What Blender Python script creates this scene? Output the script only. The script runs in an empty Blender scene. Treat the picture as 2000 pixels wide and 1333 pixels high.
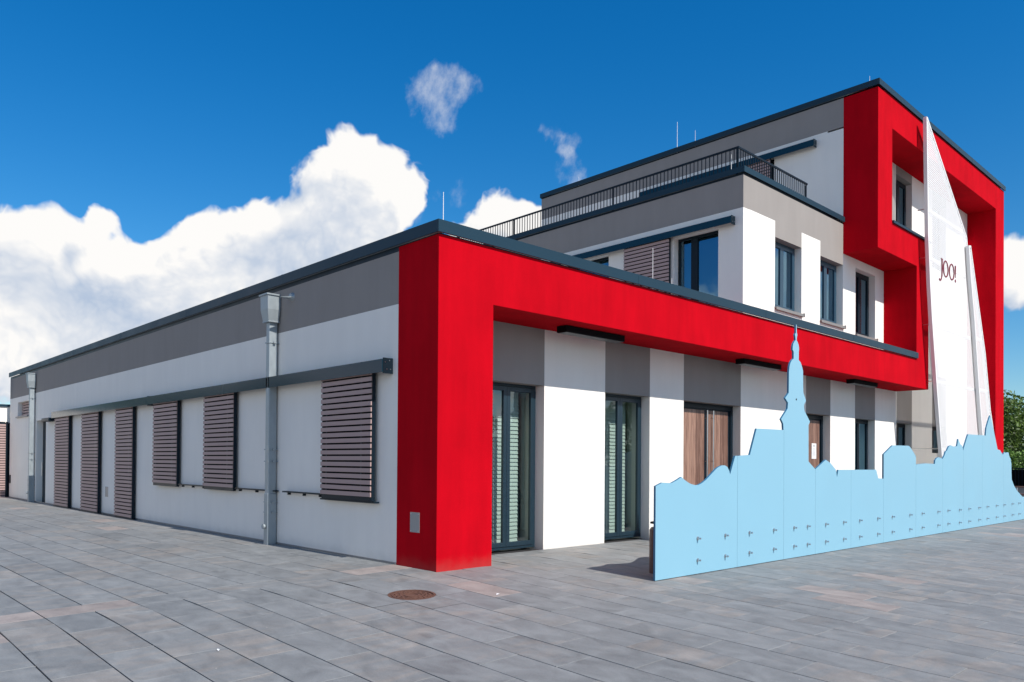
import bpy, bmesh, math, random
from mathutils import Vector, Matrix
random.seed(7)
S = bpy.context.scene
COL = S.collection
R = math.radians
F = 1514.68

# ------------------------------------------------------------------ camera
cam_d = bpy.data.cameras.new('camera'); cam = bpy.data.objects.new('camera', cam_d); COL.objects.link(cam)
yaw, pitch, roll = 0.8121533, 0.0090393, 0.0073106
Fw = Vector((math.cos(yaw)*math.cos(pitch), math.sin(yaw)*math.cos(pitch), math.sin(pitch)))
Rt = Vector((math.sin(yaw), -math.cos(yaw), 0)); Up = Rt.cross(Fw)
R2 = Rt*math.cos(roll)+Up*math.sin(roll); U2 = -Rt*math.sin(roll)+Up*math.cos(roll)
mw = Matrix((R2, U2, -Fw)).transposed().to_4x4(); mw.translation = (-7.1755, -9.1995, 1.65)
cam.matrix_world = mw
cam_d.sensor_width = 36; cam_d.lens = F/2000*36; cam_d.shift_y = (889.05-666.5)/2000
cam_d.clip_start = 0.1; cam_d.clip_end = 2000
S.camera = cam

# ------------------------------------------------------------------ sky
W = bpy.data.worlds.new('World'); S.world = W; W.use_nodes = True
nt = W.node_tree; nt.nodes.clear()

class NB:
    """tiny node-building helper"""
    def __init__(s, tree): s.t = tree
    def n(s, typ, **kw):
        o = s.t.nodes.new(typ)
        for k, v in kw.items(): setattr(o, k, v)
        return o
    def put(s, sock, v):
        if isinstance(v, bpy.types.NodeSocket): s.t.links.new(v, sock)
        elif v is not None: sock.default_value = v
    def m(s, op, a, b=None, c=None, clamp=False):
        o = s.n('ShaderNodeMath', operation=op, use_clamp=clamp)
        for i, v in enumerate((a, b, c)): s.put(o.inputs[i], v)
        return o.outputs[0]
    def v(s, op, a, b=None, out=0, scale=None):
        o = s.n('ShaderNodeVectorMath', operation=op)
        s.put(o.inputs[0], a); s.put(o.inputs[1], b)
        if scale is not None: s.put(o.inputs['Scale'], scale)
        return o.outputs[out]
    def mix(s, f, a, b, typ='MIX'):
        o = s.n('ShaderNodeMix', data_type='RGBA', blend_type=typ)
        s.put(o.inputs[0], f); s.put(o.inputs[6], a); s.put(o.inputs[7], b)
        return o.outputs[2]
    def ramp(s, f, lo, hi, a=0., b=1., smooth=True):
        o = s.n('ShaderNodeMapRange', interpolation_type='SMOOTHSTEP' if smooth else 'LINEAR')
        for i, v in enumerate((f, lo, hi, a, b)): s.put(o.inputs[i], v)
        return o.outputs[0]
    def noise(s, vec, scale, detail=4, rough=.5, dist=0., out=0):
        o = s.n('ShaderNodeTexNoise')
        s.put(o.inputs['Vector'], vec); o.inputs['Scale'].default_value = scale
        o.inputs['Detail'].default_value = detail; o.inputs['Roughness'].default_value = rough
        o.inputs['Distortion'].default_value = dist
        return o.outputs[out]

SKY_STRENGTH = 0.135
# cloud density as a function of a direction (node group, evaluated twice for shading)
CF = bpy.data.node_groups.new('cloud_density', 'ShaderNodeTree')
CF.interface.new_socket('Direction', in_out='INPUT', socket_type='NodeSocketVector')
CF.interface.new_socket('Density', in_out='OUTPUT', socket_type='NodeSocketFloat')
b = NB(CF); gi = b.n('NodeGroupInput'); go = b.n('NodeGroupOutput')
d0 = gi.outputs[0]
f0 = (math.cos(yaw), math.sin(yaw), 0); r0 = (math.sin(yaw), -math.cos(yaw), 0)
df = b.v('DOT_PRODUCT', d0, f0, out=1); dr = b.v('DOT_PRODUCT', d0, r0, out=1)
dz = b.v('DOT_PRODUCT', d0, (0, 0, 1), out=1)
dfm = b.m('MAXIMUM', df, .15)
pa = b.m('DIVIDE', dr, dfm); pb = b.m('DIVIDE', dz, dfm)
cx = b.n('ShaderNodeCombineXYZ'); b.put(cx.inputs[0], pa); b.put(cx.inputs[1], pb)
w1 = b.v('SUBTRACT', b.noise(d0, 7, 2, .5, out=1), (.5, .5, .5))
w2 = b.v('SUBTRACT', b.noise(d0, 26, 1, .55, out=1), (.5, .5, .5))
P = b.v('ADD', cx.outputs[0], b.v('SCALE', w1, scale=.075))
P = b.v('ADD', P, b.v('SCALE', w2, scale=.028))
P = b.v('MULTIPLY', P, (1, 1, 0))
blobs = [(690, 330, 95), (760, 345, 75), (620, 360, 75), (735, 425, 85), (650, 440, 100), (800, 385, 52), (575, 470, 85), (560, 520, 90),
         (420, 475, 72), (485, 460, 62), (365, 500, 66), (300, 520, 55), (240, 530, 62), (215, 590, 90), (440, 560, 120), (330, 600, 110), (560, 600, 120),
         (85, 470, 78), (20, 480, 80), (195, 455, 48), (140, 530, 90), (40, 580, 130), (180, 630, 95), (10, 690, 130), (250, 680, 90), (90, 720, 110), (-90, 560, 150), (-140, 690, 160),
         (985, 408, 76), (1042, 420, 62), (925, 445, 55), (1000, 470, 80), (1110, 470, 90), (1200, 520, 120), (700, 600, 110), (850, 520, 70), (930, 500, 80), (1060, 500, 90), (700, 520, 110), (470, 650, 140),
         (1990, 485, 66), (2060, 540, 100), (1975, 555, 60), (2150, 620, 120)]
tot = None
for u, v, r in blobs:
    c = ((u-1000)/F, (903-v)/F, 0)
    d = b.v('SUBTRACT', P, c)
    q = b.v('DOT_PRODUCT', d, d, out=1)
    q = b.m('MULTIPLY_ADD', q, -1/(r/F*1.12)**2, 1.0)
    q = b.m('MAXIMUM', q, 0.); q = b.m('MULTIPLY', q, q)
    tot = q if tot is None else b.m('ADD', tot, q)
tot = b.m('MINIMUM', tot, 1.0)
front = b.ramp(df, .60, .70)
# cumulus goes on unseen outside the picture, its cover raised for neutral fill light
gn = b.noise(d0, 2.4, 3, .5)
low = b.ramp(dz, .02, .60, .50, .02, smooth=False)
ext = b.m('ADD', b.m('MULTIPLY', b.m('SUBTRACT', gn, .5), 2.6), low)
ext = b.m('MINIMUM', b.m('MAXIMUM', ext, 0.), 1.)
fr = b.m('MULTIPLY', tot, front); ex = b.m('MULTIPLY', ext, b.m('SUBTRACT', 1., front))
D = b.m('ADD', fr, ex)
n1 = b.m('SUBTRACT', b.noise(d0, 9, 7, .57), .5)
n2 = b.m('ABSOLUTE', b.m('SUBTRACT', b.noise(b.v('ADD', d0, b.v('SCALE', w1, scale=.1)), 30, 3, .5), .5))   # billows
nz = b.m('ADD', b.m('MULTIPLY', n1, .95), b.m('MULTIPLY_ADD', n2, -1.5, .16))
D = b.m('ADD', D, b.m('MULTIPLY', nz, b.m('MULTIPLY_ADD', D, 5., .05, clamp=True)))
b.put(go.inputs[0], D)

b = NB(nt)
tc = b.n('ShaderNodeTexCoord'); dirv = b.v('NORMALIZE', tc.outputs['Generated'])
sky = b.n('ShaderNodeTexSky', sky_type='NISHITA'); sky.sun_disc = False
sky.sun_elevation = R(46.1); sky.sun_rotation = R(180); sky.air_density = 1.0; sky.dust_density = .2; sky.ozone_density = 2.5
def cf(vec):
    g = b.n('ShaderNodeGroup'); g.node_tree = CF; b.put(g.inputs[0], vec); return g.outputs[0]
Da = cf(dirv)
Db = cf(b.v('NORMALIZE', b.v('ADD', dirv, (0.022, -0.018, .034))))
alpha = b.ramp(Da, .24, .62)
lit = b.m('MULTIPLY_ADD', b.m('SUBTRACT', Da, Db), 1.0, .80)
core = b.ramp(Da, .55, 1.25)
sh = b.m('MULTIPLY', b.m('SUBTRACT', .54, b.noise(b.v('MULTIPLY', dirv, (1, 1, 1.5)), 5.5, 5, .55)), 3.4)
sh = b.m('MULTIPLY', b.m('MAXIMUM', sh, -.12), core)
lit = b.m('SUBTRACT', lit, sh)
lit = b.m('MAXIMUM', b.m('MINIMUM', lit, 1.), 0.)
ccol = b.mix(lit, (.47, .57, .73, 1), (1.0, .985, .965, 1))
df = b.v('DOT_PRODUCT', dirv, f0, out=1); dr = b.v('DOT_PRODUCT', dirv, r0, out=1); dz = b.v('DOT_PRODUCT', dirv, (0, 0, 1), out=1)
dfm = b.m('MAXIMUM', df, .15); cx = b.n('ShaderNodeCombineXYZ'); b.put(cx.inputs[0], b.m('DIVIDE', dr, dfm)); b.put(cx.inputs[1], b.m('DIVIDE', dz, dfm))
PW = b.v('ADD', cx.outputs[0], b.v('SCALE', b.v('SUBTRACT', b.noise(dirv, 16, 4, .6, out=1), (.5, .5, .5)), scale=.05)); PW = b.v('MULTIPLY', PW, (1, 1, 0))
wisp = None
for u, v, r, k in [(870, 178, 75, 1.1), (815, 172, 55, .8), (905, 165, 40, .6), (1090, 262, 40, 1.1), (1118, 290, 34, .8), (1105, 335, 42, 1.2), (1060, 275, 30, .7), (875, 250, 50, .5), (885, 372, 45, 1.1), (240, 300, 50, .4), (100, 360, 60, .35), (820, 420, 60, .7)]:
    d = b.v('SUBTRACT', PW, ((u-1000)/F, (903-v)/F, 0)); q = b.v('DOT_PRODUCT', d, d, out=1)
    q = b.m('MULTIPLY', b.m('MAXIMUM', b.m('MULTIPLY_ADD', q, -1/(r/F*1.2)**2, 1.0), 0.), k)
    wisp = q if wisp is None else b.m('ADD', wisp, q)
wn = b.noise(b.v('ADD', dirv, b.v('SCALE', PW, scale=.3)), 22, 6, .62)
walpha = b.m('MULTIPLY', b.ramp(b.m('ADD', wisp, b.m('MULTIPLY', b.m('SUBTRACT', wn, .5), 3.4)), .70, 2.4), .62)
walpha = b.m('MULTIPLY', walpha, b.m('MINIMUM', b.m('MULTIPLY', wisp, 3.), 1.))
walpha = b.m('MULTIPLY', walpha, b.m('GREATER_THAN', df, .3))
alpha = b.m('MAXIMUM', alpha, walpha)
hs = b.n('ShaderNodeHueSaturation'); b.put(hs.inputs['Color'], sky.outputs[0])
hs.inputs['Saturation'].default_value = 1.32; hs.inputs['Hue'].default_value = .494
hs.inputs['Value'].default_value = .78
skyc = b.v('SCALE', hs.outputs[0], scale=SKY_STRENGTH)
dz0 = b.v('DOT_PRODUCT', dirv, (0, 0, 1), out=1)
skyc = b.mix(b.ramp(dz0, .0, .55), b.v('MULTIPLY', skyc, (.62, .74, .84)), b.v('MULTIPLY', skyc, (.10, .73, .98)))
final = b.mix(alpha, skyc, b.v('SCALE', ccol, scale=.70))
bg = b.n('ShaderNodeBackground'); b.put(bg.inputs[0], final); bg.inputs[1].default_value = 1.0
ow = b.n('ShaderNodeOutputWorld'); nt.links.new(bg.outputs[0], ow.inputs[0])
W.cycles.sampling_method = 'MANUAL'; W.cycles.sample_map_resolution = 256

# ------------------------------------------------------------------ sun
sl = bpy.data.lights.new('sun', 'SUN'); sl.energy = 3.9; sl.angle = R(.53); sl.color = (1, .955, .89)
so = bpy.data.objects.new('sun', sl); COL.objects.link(so); so.rotation_euler = (R(43.9), 0, 0); so.location = (0, -20, 30)
S.view_settings.view_transform = 'Standard'; S.view_settings.look = 'None'
S.view_settings.exposure = 0.50; S.view_settings.gamma = 1.0; S.view_settings.use_curve_mapping = False
S.render.engine = 'CYCLES'; S.cycles.max_bounces = 5; S.cycles.diffuse_bounces = 3; S.cycles.glossy_bounces = 3; S.cycles.transparent_max_bounces = 10

# ------------------------------------------------------------------ materials
MATS = {}
def mat(name, col=(.5, .5, .5), rough=.6, metal=0., bump=0., bscale=40, vary=0., vscale=1.5, stretch=(1, 1, 1), spec=.5, coat=0., fine=0.):
    if name in MATS: return MATS[name]
    m = bpy.data.materials.new(name); m.use_nodes = True; MATS[name] = m
    b = NB(m.node_tree); bs = m.node_tree.nodes['Principled BSDF']
    bs.inputs['Base Color'].default_value = (*col, 1); bs.inputs['Roughness'].default_value = rough
    bs.inputs['Metallic'].default_value = metal; bs.inputs['Specular IOR Level'].default_value = spec
    bs.inputs['Coat Weight'].default_value = coat
    tc = b.n('ShaderNodeTexCoord'); P = tc.outputs['Object']
    Ps = b.v('MULTIPLY', P, stretch)
    if vary:
        n = b.noise(Ps, vscale, 6, .6)
        f = b.m('MULTIPLY_ADD', b.m('SUBTRACT', n, .5), vary*2, 1.)
        if fine:
            n3 = b.noise(P, 55, 3, .7)
            f = b.m('MULTIPLY', f, b.m('MULTIPLY_ADD', b.m('SUBTRACT', n3, .5), fine*2, 1.))
        c = b.v('SCALE', (col[0], col[1], col[2]), scale=f)
        b.put(bs.inputs['Base Color'], c)
        b.put(bs.inputs['Roughness'], b.m('MULTIPLY_ADD', b.m('SUBTRACT', n, .5), .25, rough))
    if bump:
        bn = b.n('ShaderNodeBump'); bn.inputs['Strength'].default_value = bump; bn.inputs['Distance'].default_value = .01
        b.put(bn.inputs['Height'], b.noise(P, bscale, 5, .65)); b.put(bs.inputs['Normal'], bn.outputs[0])
    return m
def plaster(name, col, streak=.05):
    """rendered wall: fine grain, faint vertical run-off marks, splash dirt close to the ground"""
    m = mat(name, col, rough=.95, spec=.06)
    b = NB(m.node_tree); bs = m.node_tree.nodes['Principled BSDF']
    P = b.n('ShaderNodeTexCoord').outputs['Object']
    n1 = b.noise(b.v('MULTIPLY', P, (1, 1, .18)), 3.0, 6, .6)
    n2 = b.noise(P, .8, 4, .55)
    n3 = b.noise(P, 90, 2, .6)
    f = b.m('ADD', b.m('MULTIPLY_ADD', b.m('SUBTRACT', n1, .5), streak*2.2, 1.), b.m('MULTIPLY', b.m('SUBTRACT', n2, .5), streak*1.8))
    f = b.m('ADD', f, b.m('MULTIPLY', b.m('SUBTRACT', n3, .5), .07))
    sx = b.n('ShaderNodeSeparateXYZ'); b.put(sx.inputs[0], P)
    zz = b.m('ADD', sx.outputs[2], b.m('MULTIPLY', b.noise(P, 5, 4, .6), .22))
    dirt = b.m('MULTIPLY', b.ramp(zz, .08, .34, 1., 0.), .16)
    c = b.v('SCALE', col, scale=f)
    c = b.mix(dirt, c, (.20, .17, .14, 1))
    b.put(bs.inputs['Base Color'], c)
    bn = b.n('ShaderNodeBump'); bn.inputs['Strength'].default_value = .35; bn.inputs['Distance'].default_value = .004
    b.put(bn.inputs['Height'], b.noise(P, 140, 3, .7))
    bn2 = b.n('ShaderNodeBump'); bn2.inputs['Strength'].default_value = .25; bn2.inputs['Distance'].default_value = .02
    b.put(bn2.inputs['Height'], b.noise(P, 1.1, 3, .5)); b.put(bn2.inputs['Normal'], bn.outputs[0])
    b.put(bs.inputs['Normal'], bn2.outputs[0])
    return m
WHITE = plaster('white_plaster', (.84, .80, .74), .05)
GREY = plaster('grey_plaster', (.300, .274, .255), .07)
RED = plaster('red_plaster', (.465, .0012, .008), .24)
SLATE = mat('slate_blue_coated_metal', (.014, .040, .062), rough=.45, bump=.02, bscale=6, spec=.18, vary=.06, vscale=1.2)
DARK = mat('dark_blue_frame', (.006, .014, .022), rough=.42, vary=.08, spec=.18)
DARKF = mat('slate_door_frame', (.012, .030, .045), rough=.4)
FRAMEB = mat('window_frame_blue', (.022, .058, .092), rough=.35)
SLATM = mat('taupe_slat', (.40, .275, .255), rough=.6, vary=.10, vscale=3, stretch=(1, .6, 6), bump=.1)
ZINC = mat('galvanised_steel', (.33, .37, .39), rough=.45, metal=.4, vary=.18, vscale=9, stretch=(1, 1, .5))
STEEL = mat('stainless_steel', (.62, .62, .62), rough=.28, metal=1.0)
SILL = mat('grey_sill_metal', (.22, .21, .20), rough=.5)
FASC = mat('rail_cover_gloss', (.008, .038, .062), spec=.22, rough=.16, bump=.015, bscale=4)
BOARDM = mat('sky_blue_painted_board', (.222, .435, .55), rough=.40, vary=.025, vscale=.9, bump=.02, bscale=3)
BOARDE = mat('blue_board_edge', (.03, .16, .28), rough=.6)
SAILM = mat('white_powder_coat', (.78, .765, .75), rough=.45)
DKRED = mat('dark_red_lettering', (.16, .003, .02), rough=.6)
BLINDM = mat('pale_blind', (.62, .64, .63), rough=.55)
ROOFM = mat('roof_membrane', (.25, .25, .25), rough=.9, vary=.1)
INT = mat('interior_plaster', (.50, .52, .47), rough=.9)
CARPET = mat('interior_floor', (.12, .12, .12), rough=.9)
BLACK = mat('black_lamp_housing', (.006, .006, .007), rough=.8, spec=.1)
LAMPG = mat('lamp_diffuser', (.10, .10, .10), rough=.3)
PLATE = mat('steel_plate', (.33, .33, .34), rough=.45, metal=.6, vary=.1)
PAPER = mat('white_paper', (.8, .8, .8), rough=.8)
INK = mat('grey_ink', (.38, .38, .38), rough=.9)
BROWN = mat('brown_metal', (.10, .055, .045), rough=.5)
RUST = mat('rusty_cast_iron', (.13, .062, .042), rough=.75, metal=.2, vary=.5, vscale=18, bump=.4)
SAND = mat('joint_sand', (.018, .017, .018), rough=1, vary=.3, vscale=30)
GROUT = mat('light_joint', (.36, .345, .32), rough=1, vary=.3, vscale=30)
CONC = mat('concrete', (.30, .29, .28), rough=.9, vary=.15, vscale=4, bump=.2)
BENCHW = mat('bench_wood', (.22, .12, .09), rough=.7, vary=.2, vscale=4, stretch=(.3, 4, 4))
BARK = mat('bark', (.10, .075, .055), rough=.95, vary=.3, vscale=6, bump=.5, bscale=20)

def glass(name, tint, refl, gtint=(.9, .97, 1)):
    m = bpy.data.materials.new(name); m.use_nodes = True; MATS[name] = m
    t = m.node_tree; t.nodes.clear(); b = NB(t)
    tr = b.n('ShaderNodeBsdfTransparent'); tr.inputs[0].default_value = (*tint, 1)
    gl = b.n('ShaderNodeBsdfGlossy'); gl.inputs['Roughness'].default_value = .0; gl.inputs[0].default_value = (*gtint, 1)
    ge = b.n('ShaderNodeNewGeometry')
    ca = b.m('ABSOLUTE', b.v('DOT_PRODUCT', ge.outputs['Incoming'], ge.outputs['Normal'], out=1))
    fz = b.m('MULTIPLY_ADD', b.m('POWER', b.m('SUBTRACT', 1., ca), 5.), .92, .08)
    bn = b.n('ShaderNodeBump'); bn.inputs['Strength'].default_value = .12; bn.inputs['Distance'].default_value = .02
    b.put(bn.inputs['Height'], b.noise(b.n('ShaderNodeTexCoord').outputs['Object'], 1.3, 2, .4))
    b.put(gl.inputs['Normal'], bn.outputs[0])
    f = b.m('ADD', fz, refl, clamp=True)
    mx = b.n('ShaderNodeMixShader'); b.put(mx.inputs[0], f); b.put(mx.inputs[1], tr.outputs[0]); b.put(mx.inputs[2], gl.outputs[0])
    o = b.n('ShaderNodeOutputMaterial'); b.put(o.inputs[0], mx.outputs[0])
    return m
GLASS = glass('greenish_glass', (.70, .80, .755), .05)
GLASSU = glass('upper_glass', (.5, .66, .68), .22, (.42, .72, .95))

def wood():
    m = bpy.data.materials.new('walnut_plank'); m.use_nodes = True
    b = NB(m.node_tree); bs = m.node_tree.nodes['Principled BSDF']
    P = b.n('ShaderNodeTexCoord').outputs['Object']
    oi = b.n('ShaderNodeObjectInfo')
    off = b.n('ShaderNodeCombineXYZ'); b.put(off.inputs[2], b.m('MULTIPLY', oi.outputs['Random'], 9))
    Pw = b.v('ADD', b.v('MULTIPLY', P, (24, 24, .7)), off.outputs[0])
    n = b.noise(Pw, 1.6, 6, .65, 1.2)
    f = b.m('ADD', n, b.m('MULTIPLY', b.m('SUBTRACT', oi.outputs['Random'], .5), .22))
    c = b.mix(b.ramp(f, .33, .68), (.13, .063, .044, 1), (.37, .215, .155, 1))
    b.put(bs.inputs['Base Color'], c); bs.inputs['Roughness'].default_value = .5
    return m
WOOD = wood()

def paver_mat():
    m = bpy.data.materials.new('concrete_paver'); m.use_nodes = True
    b = NB(m.node_tree); bs = m.node_tree.nodes['Principled BSDF']
    P = b.n('ShaderNodeTexCoord').outputs['Object']
    at = b.n('ShaderNodeAttribute', attribute_name='tone'); aw = b.n('ShaderNodeAttribute', attribute_name='warm')
    t = at.outputs['Fac']; w = aw.outputs['Fac']
    off = b.n('ShaderNodeCombineXYZ'); b.put(off.inputs[2], b.m('MULTIPLY', t, 40))
    Q = b.v('ADD', P, off.outputs[0])
    n1 = b.noise(b.v('MULTIPLY', Q, (1.6, .9, 1)), 2.6, 7, .62, .6)
    n2 = b.noise(Q, 75, 3, .75)
    n3 = b.noise(P, .35, 4, .5)
    n4 = b.noise(b.v('MULTIPLY', Q, (.6, 2.2, 1)), 1.7, 5, .6, 1.)
    f = b.m('ADD', b.m('MULTIPLY_ADD', b.m('SUBTRACT', n1, .5), 1.1, 1.), b.m('MULTIPLY', b.m('SUBTRACT', t, .5), .15))
    f = b.m('ADD', f, b.m('MULTIPLY', b.m('SUBTRACT', n2, .5), .55))
    f = b.m('ADD', f, b.m('MULTIPLY', b.m('SUBTRACT', n3, .5), .35))
    c = b.mix(b.ramp(b.m('ADD', n4, b.m('MULTIPLY', b.m('SUBTRACT', w, .5), .35)), .44, .76), (.186, .192, .192, 1), (.232, .214, .196, 1))
    c = b.mix(b.m('GREATER_THAN', w, .93), c, (.27, .232, .212, 1))
    c = b.v('SCALE', c, scale=f)
    # pale specks of grit
    sp = b.n('ShaderNodeTexVoronoi'); sp.inputs['Scale'].default_value = 3.2; b.put(sp.inputs['Vector'], P)
    c = b.mix(b.ramp(sp.outputs['Distance'], .018, .030, .8, 0.), c, (.5, .45, .4, 1))
    b.put(bs.inputs['Base Color'], c)
    b.put(bs.inputs['Roughness'], b.m('MULTIPLY_ADD', n1, .3, .55))
    bn = b.n('ShaderNodeBump'); bn.inputs['Strength'].default_value = .4; bn.inputs['Distance'].default_value = .004
    b.put(bn.inputs['Height'], b.noise(P, 70, 4, .7)); b.put(bs.inputs['Normal'], bn.outputs[0])
    return m
PAVER = paver_mat()
def far_ground():
    m = bpy.data.materials.new('plaza_far'); m.use_nodes = True
    b = NB(m.node_tree); bs = m.node_tree.nodes['Principled BSDF']
    P = b.n('ShaderNodeTexCoord').outputs['Object']
    sx = b.n('ShaderNodeSeparateXYZ'); b.put(sx.inputs[0], P)
    sw = b.n('ShaderNodeCombineXYZ'); b.put(sw.inputs[0], sx.outputs[1]); b.put(sw.inputs[1], sx.outputs[0])
    br = b.n('ShaderNodeTexBrick'); b.put(br.inputs['Vector'], sw.outputs[0])
    br.inputs['Color1'].default_value = (.16, .165, .175, 1); br.inputs['Color2'].default_value = (.21, .20, .19, 1)
    br.inputs['Mortar'].default_value = (.06, .06, .06, 1); br.inputs['Scale'].default_value = 1
    br.inputs['Brick Width'].default_value = 1.; br.inputs['Row Height'].default_value = .5; br.inputs['Mortar Size'].default_value = .01
    n = b.noise(P, .5, 6, .6)
    b.put(bs.inputs['Base Color'], b.v('SCALE', br.outputs[0], scale=b.m('MULTIPLY_ADD', n, .6, .7)))
    bs.inputs['Roughness'].default_value = .8
    return m
FARG = far_ground()
def leafmat(name, c1, c2):
    m = bpy.data.materials.new(name); m.use_nodes = True
    t = m.node_tree; b = NB(t); bs = t.nodes['Principled BSDF']
    at = b.n('ShaderNodeAttribute', attribute_name='tone')
    P = b.n('ShaderNodeTexCoord').outputs['Object']
    n = b.noise(P, 1.2, 3, .6)
    f = b.m('ADD', b.m('MULTIPLY', at.outputs['Fac'], .6), b.m('MULTIPLY', b.ramp(n, .35, .65), .4))
    c = b.mix(f, (*c1, 1), (*c2, 1)); b.put(bs.inputs['Base Color'], c)
    bs.inputs['Roughness'].default_value = .5
    tl = b.n('ShaderNodeBsdfTranslucent'); b.put(tl.inputs[0], c)
    mx = b.n('ShaderNodeMixShader'); mx.inputs[0].default_value = .3
    out = t.nodes['Material Output']; b.put(mx.inputs[1], bs.outputs[0]); b.put(mx.inputs[2], tl.outputs[0]); b.put(out.inputs[0], mx.outputs[0])
    return m
LEAF = leafmat('tree_leaf', (.030, .068, .012), (.16, .25, .045))
HEDGEM = leafmat('hedge_leaf', (.06, .14, .02), (.20, .34, .06))

# ------------------------------------------------------------------ mesh helpers
class MB:
    def __init__(s): s.v = []; s.f = []; s.mi = []
    def poly(s, pts, mi=0):
        k = len(s.v); s.v += [tuple(p) for p in pts]; s.f.append(tuple(range(k, k+len(pts)))); s.mi.append(mi); return s
    def box(s, x0, x1, y0, y1, z0, z1, mi=0):
        k = len(s.v)
        s.v += [(x0, y0, z0), (x1, y0, z0), (x1, y1, z0), (x0, y1, z0), (x0, y0, z1), (x1, y0, z1), (x1, y1, z1), (x0, y1, z1)]
        for q in ((0, 3, 2, 1), (4, 5, 6, 7), (0, 1, 5, 4), (1, 2, 6, 5), (2, 3, 7, 6), (3, 0, 4, 7)):
            s.f.append(tuple(k+i for i in q)); s.mi.append(mi)
        return s
    def prism(s, pts, y0, y1, mi=0, side=0):
        """outline in (x,z) extruded from y0 to y1"""
        k = len(s.v); n = len(pts)
        ar = sum(pts[i][0]*pts[(i+1) % n][1]-pts[(i+1) % n][0]*pts[i][1] for i in range(n))
        if ar < 0: pts = pts[::-1]
        s.v += [(x, y0, z) for x, z in pts]+[(x, y1, z) for x, z in pts]
        s.f.append(tuple(range(k, k+n))); s.mi.append(mi)
        s.f.append(tuple(range(k+2*n-1, k+n-1, -1))); s.mi.append(mi)
        for i in range(n):
            j = (i+1) % n; s.f.append((k+i, k+n+i, k+n+j, k+j)); s.mi.append(side)
        return s
    def tube(s, p0, p1, r0, r1=None, n=8, mi=0):
        r1 = r0 if r1 is None else r1
        p0 = Vector(p0); p1 = Vector(p1); d = (p1-p0).normalized()
        a = d.orthogonal().normalized(); c = d.cross(a); k = len(s.v)
        for p, r in ((p0, r0), (p1, r1)):
            for i in range(n):
                t = 2*math.pi*i/n; s.v.append(tuple(p+a*r*math.cos(t)+c*r*math.sin(t)))
        for i in range(n):
            j = (i+1) % n; s.f.append((k+i, k+j, k+n+j, k+n+i)); s.mi.append(mi)
        s.f.append(tuple(range(k+n-1, k-1, -1))); s.mi.append(mi); s.f.append(tuple(range(k+n, k+2*n))); s.mi.append(mi)
        return s
    def mesh(s, name, mats):
        me = bpy.data.meshes.new(name); me.from_pydata(s.v, [], s.f)
        for m in (mats if isinstance(mats, (list, tuple)) else [mats]): me.materials.append(m)
        if any(s.mi): me.polygons.foreach_set('material_index', s.mi)
        me.update(); return me
    def build(s, name, mats, parent=None, loc=None, label=None):
        return link(name, s.mesh(name, mats), parent, loc, label)
def link(name, me, parent=None, loc=None, label=None):
    o = bpy.data.objects.new(name, me); COL.objects.link(o)
    if parent is not None:
        o.parent = parent
        w = Vector((0, 0, 0)); p = parent
        while p is not None: w += p.location; p = p.parent
        o.location = Vector(loc if loc is not None else (0, 0, 0))-w
    elif loc is not None: o.location = loc
    if label: o['label'] = label
    return o
def tag(o, label=None, cat=None, group=None, kind=None):
    if label: o['label'] = label
    if cat: o['category'] = cat
    if group: o['group'] = group
    if kind: o['kind'] = kind
    return o
def thing(name, label, cat, loc=(0, 0, 0), group=None):
    o = bpy.data.objects.new(name, None); COL.objects.link(o); o.location = loc; o.empty_display_size = .3
    return tag(o, label, cat, group)
def bevel(o, w=.006, seg=1):
    md = o.modifiers.new('bevel', 'BEVEL'); md.width = w; md.segments = seg; md.limit_method = 'ANGLE'; return o
def box(name, dims, m, parent, label=None, bev=None):
    o = MB().box(*dims).build(name, m, parent, label=label)
    if bev: bevel(o, bev)
    return o

# ------------------------------------------------------------------ ground
def gz(x, y): return .023*min(x, 0)+.038*min(y, 0) if y > -12 else .023*min(x, 0)-.038*12
def ground():
    mb = MB(); xs = [-500, -60, -24, -12, -6, -3, 0, 40, 80, 600]; ys = [-500, -60, -12, -9, -6, -3, 0, 6, 20, 40, 600]
    for i in range(len(xs)-1):
        for j in range(len(ys)-1):
            c = [(xs[i], ys[j]), (xs[i+1], ys[j]), (xs[i+1], ys[j+1]), (xs[i], ys[j+1])]
            near = xs[i] >= -12 and xs[i+1] <= 40 and ys[j] >= -12 and ys[j+1] <= 40
            mb.poly([(x, y, max(gz(x, y), -1.2)-.014) for x, y in c], 0 if near else 1)
    return mb.build('pavement', [SAND, FARG])
pave = tag(ground(), 'plaza of long grey concrete slabs laid in staggered rows', kind='structure')
MH = (-1.22, -1.06); MR = .30     # manhole centre and radius
rects = []
J = .006
def add_col(x0, x1, ys):
    for y0, y1 in zip(ys[:-1], ys[1:]):
        if y1-y0 > .05: rects.append((x0, x1, y0, y1))
XMIN, XMAX = -12, 40
for k in range(int(XMIN*2), int(XMAX*2)):
    x0, x1 = k*.5, k*.5+.5
    ph = -.35 if k % 2 == 0 else -.85
    lim = 1.03 if x0 >= 0 else 30.0
    ys = [y for y in [ph+n for n in range(-11, 2)] if y < .55]+[.6]
    add_col(x0, x1, ys)                                              # near field
    if x0 < 0: add_col(x0, x1, [1.1]+[1.1+(.5 if k % 2 else 1.)+n for n in range(0, 28)]+[30.0])
    elif x0 >= 1.5: add_col(x0, x1, [.6, 1.03] if x0 < 20.5 else [.6, 1.1, 1.6])
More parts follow.
